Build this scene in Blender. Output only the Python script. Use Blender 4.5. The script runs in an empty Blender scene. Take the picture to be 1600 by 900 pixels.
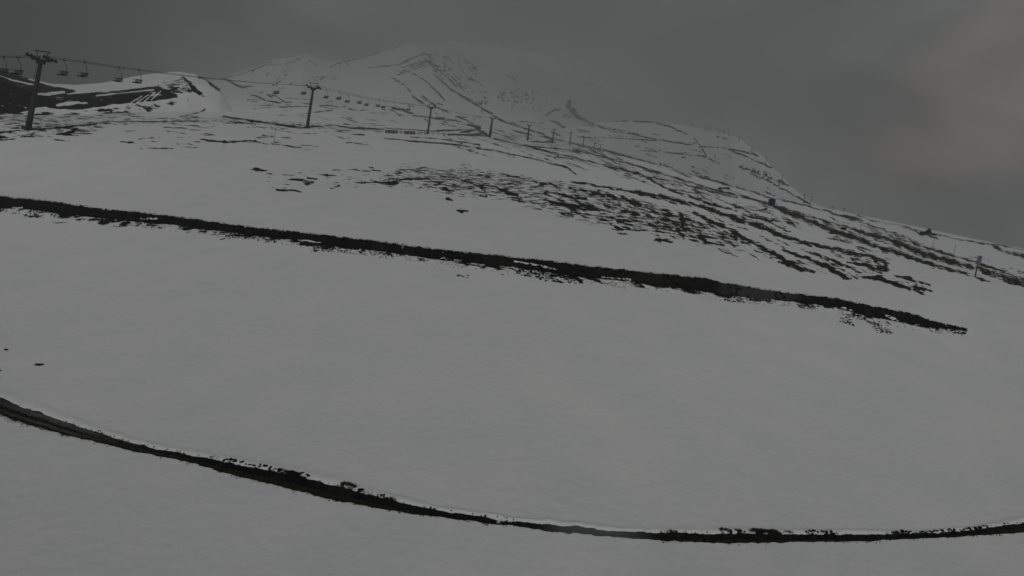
import bpy, math, random
import numpy as np

R = math.radians
rng = np.random.default_rng(7)
random.seed(7)

# ------------------------------------------------------------------ camera, sky, sun, exposure
scene = bpy.context.scene
EYE = 9.0                      # webcam on its mast, metres above the snow below it
ROLL = R(7.0)
FPX = 1000.0                   # focal length in pixels of the 1600 px wide photograph
cam_d = bpy.data.cameras.new('camera')
cam_d.sensor_width = 36.0
cam_d.lens = 22.5
cam_d.clip_start = 0.1
cam_d.clip_end = 40000
cam = bpy.data.objects.new('camera', cam_d)
scene.collection.objects.link(cam)
from mathutils import Matrix, Vector, noise as mnoise
c_, s_ = math.cos(ROLL), math.sin(ROLL)
cam.matrix_world = Matrix(((c_, -s_, 0, 0), (0, 0, -1, 0), (s_, c_, 0, EYE), (0, 0, 0, 1)))
scene.camera = cam

SUN_EL, SUN_AZ = R(27), R(173)   # azimuth clockwise from +Y (the view direction)
world = bpy.data.worlds.new('World')
scene.world = world
world.use_nodes = True
wn = world.node_tree.nodes
wl = world.node_tree.links
wn.clear()
w_out = wn.new('ShaderNodeOutputWorld')
w_bg = wn.new('ShaderNodeBackground')
w_bg.inputs['Strength'].default_value = 0.082
sky = wn.new('ShaderNodeTexSky')
sky.sky_type = 'NISHITA'
sky.sun_disc = False
sky.sun_elevation = SUN_EL
sky.sun_rotation = SUN_AZ
sky.altitude = 1500
hs = wn.new('ShaderNodeHueSaturation')
hs.inputs['Saturation'].default_value = 0.10
wl.new(sky.outputs['Color'], hs.inputs['Color'])
tc = wn.new('ShaderNodeTexCoord')
# the cloud deck: grey, mottled, thinner in a few places
mp = wn.new('ShaderNodeMapping')
mp.inputs['Scale'].default_value = (1.0, 1.0, 1.7)
mp.inputs['Location'].default_value = (0.38, 0.12, 0.2)
wl.new(tc.outputs['Generated'], mp.inputs['Vector'])
n1 = wn.new('ShaderNodeTexNoise')
n1.inputs['Scale'].default_value = 3.2
n1.inputs['Detail'].default_value = 5
n1.inputs['Roughness'].default_value = 0.45
n1.inputs['Distortion'].default_value = 0.35
wl.new(mp.outputs['Vector'], n1.inputs['Vector'])
cr = wn.new('ShaderNodeValToRGB')
cr.color_ramp.elements[0].position = 0.38
cr.color_ramp.elements[0].color = (.3, .31, .31, 1)
cr.color_ramp.elements[1].position = 0.64
cr.color_ramp.elements[1].color = (4.0, 4.02, 3.98, 1)
wl.new(n1.outputs['Fac'], cr.inputs['Fac'])
mixc = wn.new('ShaderNodeMix')
mixc.data_type = 'RGBA'
mixc.inputs[0].default_value = 0.85
wl.new(hs.outputs['Color'], mixc.inputs[6])
wl.new(cr.outputs['Color'], mixc.inputs[7])


def w_patch(direction, size, col_from, colour):
    """a thinner or thicker place in the cloud deck round one direction"""
    d = Vector(direction).normalized()
    dot = wn.new('ShaderNodeVectorMath')
    dot.operation = 'DOT_PRODUCT'
    nv = wn.new('ShaderNodeTexNoise')
    nv.inputs['Scale'].default_value = 3.0
    nv.inputs['Detail'].default_value = 4
    wl.new(tc.outputs['Generated'], nv.inputs['Vector'])
    ad = wn.new('ShaderNodeVectorMath')
    ad.operation = 'MULTIPLY_ADD'
    ad.inputs[1].default_value = (0.40, 0.40, 0.40)
    wl.new(nv.outputs['Color'], ad.inputs[0])
    wl.new(tc.outputs['Generated'], ad.inputs[2])
    sb = wn.new('ShaderNodeVectorMath')
    sb.operation = 'SUBTRACT'
    sb.inputs[1].default_value = (0.20, 0.20, 0.20)
    wl.new(ad.outputs[0], sb.inputs[0])
    nm = wn.new('ShaderNodeVectorMath')
    nm.operation = 'NORMALIZE'
    wl.new(sb.outputs[0], nm.inputs[0])
    wl.new(nm.outputs[0], dot.inputs[0])
    dot.inputs[1].default_value = d
    mr = wn.new('ShaderNodeMapRange')
    mr.interpolation_type = 'SMOOTHSTEP'
    mr.inputs['From Min'].default_value = math.cos(size)
    mr.inputs['From Max'].default_value = 1.0
    wl.new(dot.outputs['Value'], mr.inputs['Value'])
    mx = wn.new('ShaderNodeMix')
    mx.data_type = 'RGBA'
    mx.blend_type = 'MULTIPLY'
    wl.new(mr.outputs['Result'], mx.inputs[0])
    wl.new(col_from, mx.inputs[6])
    mx.inputs[7].default_value = (*colour, 1)
    return mx.outputs[2]


cl = mixc.outputs[2]
cl = w_patch((0.73, 1, 0.40), R(10), cl, (2.0, 1.74, 1.48))
cl = w_patch((1.15, 1, 0.15), R(26), cl, (0.45, 0.44, 0.44))
cl = w_patch((-1.1, 1, 0.40), R(36), cl, (0.05, 0.05, 0.05))
wl.new(cl, w_bg.inputs['Color'])
wl.new(w_bg.outputs['Background'], w_out.inputs['Surface'])

sun_d = bpy.data.lights.new('sun', 'SUN')
sun_d.energy = .95
sun_d.angle = R(20)
sun_d.color = (1.0, 0.985, 0.97)
sun = bpy.data.objects.new('sun', sun_d)
scene.collection.objects.link(sun)
to_sun = Vector((math.sin(SUN_AZ) * math.cos(SUN_EL), math.cos(SUN_AZ) * math.cos(SUN_EL), math.sin(SUN_EL)))
sun.rotation_euler = to_sun.to_track_quat('Z', 'Y').to_euler()

vs = scene.view_settings
vs.view_transform = 'Standard'
vs.look = 'None'
vs.gamma = 1.0
vs.use_curve_mapping = False
vs.exposure = -0.62
scene.render.engine = 'CYCLES'
cy = scene.cycles
cy.use_denoising = True
cy.max_bounces = 4
cy.diffuse_bounces = 3
cy.glossy_bounces = 2
cy.volume_bounces = 1
cy.transparent_max_bounces = 8

# ------------------------------------------------------------------ helpers
COL = scene.collection


def tag(o, label=None, cat=None, group=None, kind=None):
    if label: o['label'] = label
    if cat: o['category'] = cat
    if group: o['group'] = group
    if kind: o['kind'] = kind
    return o


def empty(name, loc, rz=0.0):
    o = bpy.data.objects.new(name, None)
    o.empty_display_size = 0.2
    COL.objects.link(o)
    o.location = loc
    o.rotation_euler = (0, 0, rz)
    return o


def link_mesh(name, me, parent=None):
    o = bpy.data.objects.new(name, me)
    COL.objects.link(o)
    o.parent = parent
    return o


class MB:
    """collects boxes, tubes and lumps; build() links them as one mesh object"""
    def __init__(self):
        self.v, self.f = [], []

    def box(self, c, s, rot=None):
        n = len(self.v)
        M = rot if rot is not None else Matrix.Identity(3)
        for dx in (-.5, .5):
            for dy in (-.5, .5):
                for dz in (-.5, .5):
                    p = M @ Vector((dx * s[0], dy * s[1], dz * s[2]))
                    self.v.append((c[0] + p.x, c[1] + p.y, c[2] + p.z))
        for q in ((0, 1, 3, 2), (4, 6, 7, 5), (0, 4, 5, 1), (2, 3, 7, 6), (0, 2, 6, 4), (1, 5, 7, 3)):
            self.f.append(tuple(n + i for i in q))
        return self

    def tube(self, pts, r, seg=8, caps=True):
        pts = [Vector(p) for p in pts]
        rr = r if isinstance(r, (list, tuple)) else [r] * len(pts)
        n0 = len(self.v)
        for i, p in enumerate(pts):
            t = (pts[min(i + 1, len(pts) - 1)] - pts[max(i - 1, 0)]).normalized()
            a = t.cross(Vector((0, 0, 1)))
            if a.length < 1e-3:
                a = t.cross(Vector((0, 1, 0)))
            a.normalize()
            b = t.cross(a)
            for k in range(seg):
                th = 2 * math.pi * k / seg
                q = p + (a * math.cos(th) + b * math.sin(th)) * rr[i]
                self.v.append(tuple(q))
        for i in range(len(pts) - 1):
            for k in range(seg):
                k2 = (k + 1) % seg
                A = n0 + i * seg
                self.f.append((A + k, A + k2, A + seg + k2, A + seg + k))
        if caps:
            self.f.append(tuple(n0 + k for k in reversed(range(seg))))
            e = n0 + (len(pts) - 1) * seg
            self.f.append(tuple(e + k for k in range(seg)))
        return self

    def lump(self, c, s, seed, rough=0.35, rings=6, seg=9):
        """an angular stone-like lump"""
        n0 = len(self.v)
        r = random.Random(seed)
        off = Vector((r.random() * 50, r.random() * 50, r.random() * 50))
        for i in range(rings + 1):
            ph = math.pi * i / rings
            for k in range(seg):
                th = 2 * math.pi * k / seg
                d = Vector((math.sin(ph) * math.cos(th), math.sin(ph) * math.sin(th), math.cos(ph)))
                q = 1 + rough * mnoise.noise(d * 1.3 + off) + rough * .5 * mnoise.noise(d * 3.1 + off)
                self.v.append((c[0] + d.x * s[0] * q, c[1] + d.y * s[1] * q, c[2] + d.z * s[2] * q))
        for i in range(rings):
            for k in range(seg):
                k2 = (k + 1) % seg
                A = n0 + i * seg
                self.f.append((A + k, A + seg + k, A + seg + k2, A + k2))
        return self

    def build(self, name, mat, parent=None, smooth=False):
        me = bpy.data.meshes.new(name)
        me.from_pydata(self.v, [], self.f)
        me.materials.append(mat)
        if smooth:
            for p in me.polygons:
                p.use_smooth = True
        me.update()
        return link_mesh(name, me, parent)


def node_mat(name):
    m = bpy.data.materials.new(name)
    m.use_nodes = True
    nt = m.node_tree
    b = nt.nodes['Principled BSDF']
    return m, nt, b


def plain(name, col, rough=0.6, metal=0.0, var=0.25, scale=3.0):
    """painted or weathered surface: base colour broken up by noise"""
    m, nt, b = node_mat(name)
    tcn = nt.nodes.new('ShaderNodeTexCoord')
    nz = nt.nodes.new('ShaderNodeTexNoise')
    nz.inputs['Scale'].default_value = scale
    nz.inputs['Detail'].default_value = 6
    nt.links.new(tcn.outputs['Object'], nz.inputs['Vector'])
    r = nt.nodes.new('ShaderNodeValToRGB')
    r.color_ramp.elements[0].position = .3
    r.color_ramp.elements[1].position = .75
    r.color_ramp.elements[0].color = (*[c * (1 - var) for c in col], 1)
    r.color_ramp.elements[1].color = (*[min(1, c * (1 + var)) for c in col], 1)
    nt.links.new(nz.outputs['Fac'], r.inputs['Fac'])
    nt.links.new(r.outputs['Color'], b.inputs['Base Color'])
    b.inputs['Roughness'].default_value = rough
    if rough >= .88: b.inputs['Specular IOR Level'].default_value = .08
    b.inputs['Metallic'].default_value = metal
    return m


M = {}
M['steel'] = plain('galvanised_steel', (0.022, 0.023, 0.028), .55, .0, .3)
M['dark_steel'] = plain('dark_steel', (0.014, 0.014, 0.017), .55, .0)
M['rope'] = plain('wire_rope', (0.02, 0.02, 0.022), .6, .0)
M['chair'] = plain('chair_paint', (0.016, 0.016, 0.02), .55)
M['seat'] = plain('chair_seat', (0.010, 0.010, 0.012), .6)
M['blue'] = plain('blue_panel', (0.004, 0.006, 0.030), .5, 0, .2)
M['wood'] = plain('weathered_wood', (0.045, 0.04, 0.035), .8)
M['panel'] = plain('grey_panel', (0.11, 0.11, 0.13), .6)
M['earth'] = plain('wet_earth', (0.007, 0.0068, 0.0066), .95, 0, .5, 5)
M['rock'] = plain('dark_volcanic_rock', (0.013, 0.013, 0.014), .9, 0, .5, 2)
M['grass'] = plain('dead_grass', (0.018, 0.017, 0.009), .9, 0, .4, 4)
M['snow_cap'] = plain('snow_cap', (0.78, 0.79, 0.80), .7, 0, .03)


def snow_ground(name, scale, soft, bump_scale, bump_strength, amp=0.75):
    """snow with bare ground where the attribute 'bare' beats a streaky noise"""
    m, nt, b = node_mat(name)
    N, L = nt.nodes, nt.links
    at = N.new('ShaderNodeAttribute'); at.attribute_name = 'bare'
    ad = N.new('ShaderNodeAttribute'); ad.attribute_name = 'dust_and_smear'
    ao = N.new('ShaderNodeAttribute'); ao.attribute_name = 'olive'
    tcn = N.new('ShaderNodeTexCoord')
    nz = N.new('ShaderNodeTexNoise')
    nz.inputs['Scale'].default_value = scale
    nz.inputs['Detail'].default_value = 7
    nz.inputs['Roughness'].default_value = 0.62
    L.new(tcn.outputs['Object'], nz.inputs['Vector'])
    ma = N.new('ShaderNodeMath'); ma.operation = 'SUBTRACT'; ma.inputs[1].default_value = .5
    L.new(nz.outputs['Fac'], ma.inputs[0])
    mm = N.new('ShaderNodeMath'); mm.operation = 'MULTIPLY_ADD'; mm.inputs[1].default_value = amp * 3.0
    L.new(ma.outputs[0], mm.inputs[0]); L.new(at.outputs['Fac'], mm.inputs[2])
    mr = N.new('ShaderNodeMapRange'); mr.interpolation_type = 'SMOOTHSTEP'
    mr.inputs['From Min'].default_value = .5 - soft
    mr.inputs['From Max'].default_value = .5 + soft
    L.new(mm.outputs[0], mr.inputs['Value'])
    # no bare ground where the attribute is nil
    gt = N.new('ShaderNodeMapRange')
    gt.inputs['From Min'].default_value = .04
    gt.inputs['From Max'].default_value = .16
    L.new(at.outputs['Fac'], gt.inputs['Value'])
    g2 = N.new('ShaderNodeMath'); g2.operation = 'MULTIPLY'
    L.new(mr.outputs['Result'], g2.inputs[0]); L.new(gt.outputs['Result'], g2.inputs[1])
    inv = N.new('ShaderNodeMath'); inv.operation = 'MULTIPLY_ADD'
    inv.inputs[1].default_value = -1; inv.inputs[2].default_value = 1
    L.new(ad.outputs['Fac'], inv.inputs[0])
    g3 = N.new('ShaderNodeMath'); g3.operation = 'MULTIPLY'
    L.new(g2.outputs[0], g3.inputs[0]); L.new(inv.outputs[0], g3.inputs[1])
    # snow colour, faintly mottled
    n2 = N.new('ShaderNodeTexNoise')
    n2.inputs['Scale'].default_value = scale * .35
    n2.inputs['Detail'].default_value = 8
    L.new(tcn.outputs['Object'], n2.inputs['Vector'])
    rs = N.new('ShaderNodeValToRGB')
    rs.color_ramp.elements[0].position = .3
    rs.color_ramp.elements[1].position = .7
    rs.color_ramp.elements[0].color = (.735, .750, .757, 1)
    rs.color_ramp.elements[1].color = (.800, .803, .800, 1)
    L.new(n2.outputs['Fac'], rs.inputs['Fac'])
    # earth colour: near-black wet soil and olive turf
    n3 = N.new('ShaderNodeTexNoise')
    n3.inputs['Scale'].default_value = scale * 2.3
    n3.inputs['Detail'].default_value = 5
    L.new(tcn.outputs['Object'], n3.inputs['Vector'])
    re = N.new('ShaderNodeValToRGB')
    re.color_ramp.elements[0].position = .35
    re.color_ramp.elements[1].position = .72
    re.color_ramp.elements[0].color = (.0035, .0035, .005, 1)
    re.color_ramp.elements[1].color = (.012, .0115, .0095, 1)
    L.new(n3.outputs['Fac'], re.inputs['Fac'])
    mo = N.new('ShaderNodeMix'); mo.data_type = 'RGBA'
    L.new(ao.outputs['Fac'], mo.inputs[0]); L.new(re.outputs['Color'], mo.inputs[6])
    mo.inputs[7].default_value = (.018, .017, .008, 1)
    mx = N.new('ShaderNodeMix'); mx.data_type = 'RGBA'
    L.new(g3.outputs[0], mx.inputs[0]); L.new(rs.outputs['Color'], mx.inputs[6]); L.new(mo.outputs[2], mx.inputs[7])
    L.new(mx.outputs[2], b.inputs['Base Color'])
    b.inputs['Roughness'].default_value = .75
    b.inputs['Specular IOR Level'].default_value = .12
    nb = N.new('ShaderNodeTexNoise')
    nb.inputs['Scale'].default_value = bump_scale
    nb.inputs['Detail'].default_value = 6
    L.new(tcn.outputs['Object'], nb.inputs['Vector'])
    bp = N.new('ShaderNodeBump')
    bp.inputs['Strength'].default_value = bump_strength
    bp.inputs['Distance'].default_value = .25 / bump_scale
    L.new(nb.outputs['Fac'], bp.inputs['Height'])
    L.new(bp.outputs['Normal'], b.inputs['Normal'])
    return m


# ------------------------------------------------------------------ survey: photograph pixel <-> bearing
cr_, sr_ = math.cos(ROLL), math.sin(ROLL)


def ab(u, v):
    """pixel -> (sideways, upwards) per metre ahead of the camera"""
    x, y = u - 800.0, v - 450.0
    return (x * cr_ + y * sr_) / FPX, (x * sr_ - y * cr_) / FPX


def pix(X, Y, Z):
    a = X / Y * FPX
    b = (Z - EYE) / Y * FPX
    return 800 + a * cr_ + b * sr_, 450 + a * sr_ - b * cr_


def blur(T, n, axis):
    for _ in range(n):
        P = np.concatenate([np.take(T, [0], axis), T, np.take(T, [-1], axis)], axis)
        lo = np.take(P, range(0, T.shape[axis]), axis)
        hi = np.take(P, range(2, T.shape[axis] + 2), axis)
        T = .5 * T + .25 * (lo + hi)
    return T


# main slope: slope figure s(bearing, distance); height = distance * s
COLS = {
    -1.25: [(83, .160), (110, .165), (140, .160), (200, .13), (1000, -.05)],
    -0.80: [(83, .165), (110, .172), (140, .170), (200, .15), (1000, -.03)],
    -0.62: [(83, .163), (120, .196), (150, .203), (200, .20), (300, .17), (1000, .0)],
    -0.50: [(100, .185), (150, .212), (180, .224), (250, .222), (350, .20), (1000, .05)],
    -0.30: [(147, .211), (200, .225), (300, .236), (400, .236), (600, .21), (1000, .13)],
    -0.12: [(217, .222), (300, .228), (450, .238), (600, .240), (1000, .215)],
    0.05: [(217, .222), (300, .226), (400, .226), (700, .232), (1000, .232), (1300, .22)],
    0.15: [(120, .196), (200, .213), (400, .226), (700, .231), (1000, .232), (1300, .22)],
    0.28: [(120, .185), (250, .200), (400, .208), (700, .209), (1000, .19)],
    0.40: [(100, .158), (170, .176), (300, .187), (500, .188), (800, .17), (1000, .15)],
    0.55: [(80, .118), (110, .135), (170, .155), (300, .176), (450, .180), (700, .16), (1000, .13)],
    0.65: [(75, .108), (130, .145), (250, .170), (350, .176), (600, .16), (1000, .12)],
    0.78: [(70, .100), (110, .130), (200, .155), (280, .161), (500, .14), (1000, .10)],
    1.25: [(70, .080), (200, .120), (300, .12), (500, .10), (1000, .06)],
}
LY = np.linspace(math.log(2.0), math.log(1500.0), 300)
LA = np.linspace(-1.3, 1.3, 241)
_acol = sorted(COLS)
_tab = []
for a0 in _acol:
    k = min(1.0, abs(a0) / .8) ** 1.3 * (1.3 if a0 < 0 else 1.0)      # flat near terrace, steeper uphill, sides falling off: shaped to dim foreground and edges
    pts = [(2, .06), (8, .072), (12, .084), (20, .130 - .05 * k), (30, .180 - .068 * k), (45, .226 - .07 * k), (60, .252 - .055 * k)]
    pts += [(Y, b + EYE / Y) for Y, b in COLS[a0]]
    _tab.append(np.interp(LY, [math.log(p[0]) for p in pts], [p[1] for p in pts]))
_tab = np.array(_tab)
T = np.array([np.interp(LA, _acol, _tab[:, j]) for j in range(len(LY))]).T   # [a, Y]
T = blur(blur(T, 40, 1), 60, 0)
# broad swells of the snow field
_u = LA[:, None]; _w = LY[None, :]
T = T + .0016 * np.sin(5.1 * _u + 2.3 * _w + .6) + .0011 * np.sin(11 * _u - 3.7 * _w)


def bilin(T, xs, ys, x, y):
    fx = np.clip((x - xs[0]) / (xs[1] - xs[0]), 0, len(xs) - 1.001)
    fy = np.clip((y - ys[0]) / (ys[1] - ys[0]), 0, len(ys) - 1.001)
    i, j = fx.astype(int), fy.astype(int)
    p, q = fx - i, fy - j
    p = p * p * (3 - 2 * p) * .0 + p
    return (T[i, j] * (1 - p) * (1 - q) + T[i + 1, j] * p * (1 - q) + T[i, j + 1] * (1 - p) * q + T[i + 1, j + 1] * p * q)


def z_base(X, Y):
    X = np.asarray(X, float); Y = np.asarray(Y, float)
    a = X / np.maximum(Y, 6.0)
    return Y * bilin(T, LA, LY, a, np.log(np.maximum(Y, 2.0)))


YS = np.exp(np.linspace(math.log(5.0), math.log(1400.0), 3000))


def hit(u, v, zf=None, ys=None):
    """ground point seen at a pixel; else the crest of that column"""
    a, b = ab(u, v)
    ys = YS if ys is None else ys
    zz = (zf or z_base)(a * ys, ys)
    bb = (zz - EYE) / ys
    k = np.nonzero(bb >= b)[0]
    if len(k) and k[0] > 0:
        i = k[0]
        t = (b - bb[i - 1]) / (bb[i] - bb[i - 1] + 1e-12)
        Y = ys[i - 1] + t * (ys[i] - ys[i - 1])
    else:
        Y = ys[int(np.argmax(bb))]
    X = a * Y
    return float(X), float(Y), float((zf or z_base)(np.array([X]), np.array([Y]))[0])


def smooth01(t):
    t = np.clip(t, 0, 1)
    return t * t * (3 - 2 * t)


def vnoise(x, seed, octs=3):
    """cheap 1-D value noise"""
    r = np.random.default_rng(seed)
    tab = r.random(4096)
    out = np.zeros_like(x); amp = 1.0; tot = 0
    for o in range(octs):
        k = np.floor(x).astype(int); f = x - k; f = f * f * (3 - 2 * f)
        out += amp * (tab[k % 4096] * (1 - f) + tab[(k + 1) % 4096] * f); tot += amp
        amp *= .5; x = x * 2.03 + 17.3
    return out / tot - .5


def vnoise2(x, y, seed, octs=4):
    r = np.random.default_rng(seed)
    tab = r.random((256, 256))
    out = np.zeros_like(x); amp = 1.0; tot = 0
    for o in range(octs):
        i = np.floor(x).astype(int); j = np.floor(y).astype(int)
        p = x - i; q = y - j; p = p * p * (3 - 2 * p); q = q * q * (3 - 2 * q)
        i0, i1, j0, j1 = i % 256, (i + 1) % 256, j % 256, (j + 1) % 256
        out += amp * (tab[i0, j0] * (1 - p) * (1 - q) + tab[i1, j0] * p * (1 - q) + tab[i0, j1] * (1 - p) * q + tab[i1, j1] * p * q)
        tot += amp; amp *= .5; x = x * 2.03 + 31.7; y = y * 2.03 + 11.9
    return out / tot - .5


# ------------------------------------------------------------------ the earth bank and the rutted track
BANK_TOP = [(-120, 292), (0, 307), (100, 318), (150, 326), (225, 334), (310, 344), (400, 356), (480, 365), (580, 376), (680, 390), (780, 401), (900, 414),
            (1000, 425), (1100, 436), (1150, 446), (1234, 459), (1307, 467), (1347, 477), (1403, 487), (1459, 501), (1521, 511)]
BANK_BOT = [(-120, 308), (0, 322), (100, 334), (200, 346), (300, 355), (400, 368), (480, 379), (580, 391), (680, 405), (780, 417), (900, 433), (1000, 440),
            (1100, 457), (1150, 464), (1234, 471), (1307, 480), (1347, 494), (1403, 503), (1459, 512), (1513, 517)]
TRACK_TOP = [(-150, 560), (0, 621), (50, 641), (100, 659), (150, 675), (200, 690), (250, 701), (317, 714), (395, 730), (520, 757), (595, 776), (685, 796), (810, 814),
             (960, 829), (1040, 832), (1115, 833), (1215, 834), (1345, 836), (1430, 835), (1515, 829), (1600, 815), (1750, 780)]
TRACK_BOT = [(-150, 590), (0, 646), (25, 656), (100, 677), (197, 701), (300, 722), (375, 744), (457, 763), (507, 776), (620, 795), (660, 802), (760, 815),
             (860, 829), (960, 838), (1040, 843), (1140, 847), (1340, 846), (1430, 842), (1515, 837), (1600, 829), (1750, 794)]


def edge(pts):
    P = np.array([hit(u, v)[:2] for u, v in pts])
    aa = P[:, 0] / P[:, 1]
    ag = np.linspace(-1.6, 1.6, 1601)
    Yg = np.interp(ag, aa, P[:, 1])
    Yg = blur(Yg[None, :], 40, 1)[0]
    return ag, Yg


AG, YB_G = edge(BANK_BOT)
_, YTT_G = edge(TRACK_TOP)
_, YTB_G = edge(TRACK_BOT)
# extrapolate the outer ends straight on
BW = .32
_bt = np.array([ab(u, v) for u, v in BANK_TOP])
_btop = np.interp(AG, _bt[:, 0], _bt[:, 1])
_zt = EYE + _btop * (YB_G + BW)
BH_G = _zt - z_base(AG * (YB_G + BW), YB_G + BW)
BH_G = np.clip(BH_G, .1, 1.6)
_aend = ab(1521, 514)[0]
BH_G *= smooth01((_aend + .004 - AG) / .10) * .85 + .15 * (AG < _aend)
BH_G = blur(BH_G[None, :], 6, 1)[0]
YB_G = YB_G + .35 * vnoise(AG * 60, 3, 4)
YTT_G = YTT_G + .10 * vnoise(AG * 90, 5, 4)
YTB_G = YTB_G + .10 * vnoise(AG * 90, 6, 4)


def at_bear(G, a):
    return np.interp(a, AG, G)


def z_main(X, Y):
    X = np.asarray(X, float); Y = np.asarray(Y, float)
    z = z_base(X, Y)
    a = X / np.maximum(Y, 6.0)
    # bank: a cut step up the slope, easing back into the hillside above
    yb = at_bear(YB_G, a); h = at_bear(BH_G, a)
    t = (Y - yb) / BW
    rough = vnoise2(X * 2.2, Y * 2.2, 11, 4)
    step = smooth01(t + .5 * rough * (np.abs(t - .5) < 1.2))
    z = z + h * step * np.exp(-np.maximum(Y - yb - BW, 0) / 14.0)
    # foot of the bank: a low apron of slumped earth and snow
    z = z + .16 * h * np.exp(-((Y - yb + .5) / .7) ** 2) * (rough + .6)
    # track: sunken bed, two ruts, snow lip on the uphill edge
    y0 = at_bear(YTB_G, a); y1 = at_bear(YTT_G, a); w = np.maximum(y1 - y0, .12)
    q = (Y - y0) / w
    bed = smooth01((q + .25) / .3) * smooth01((1.12 - q) / .22)
    ruts = np.exp(-((q - .22) / .13) ** 2) + np.exp(-((q - .72) / .15) ** 2)
    r2 = vnoise2(X * 5, Y * 5, 12, 4)
    z = z - bed * (.07 + .05 * ruts + .04 * r2)
    z = z + .035 * np.exp(-((q - 1.3) / .35) ** 2) * (1 + 1.2 * vnoise2(X * 1.5, Y * 1.5, 14, 3))
    # snow surface: wind ripples and old footprints near the mast
    near = np.clip(1.3 - Y / 30.0, 0, 1)
    z = z + near * .035 * vnoise2(X * 1.7, Y * 1.7, 13, 5) + .16 * vnoise2(X * .13, Y * .13, 15, 3)
    lf = smooth01((-2.0 - X) / 5.0) * smooth01((13.5 - Y) / 3.0)
    z = z + lf * .10 * vnoise2(X * 4.5, Y * 4.5, 16, 4)
    return z


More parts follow.
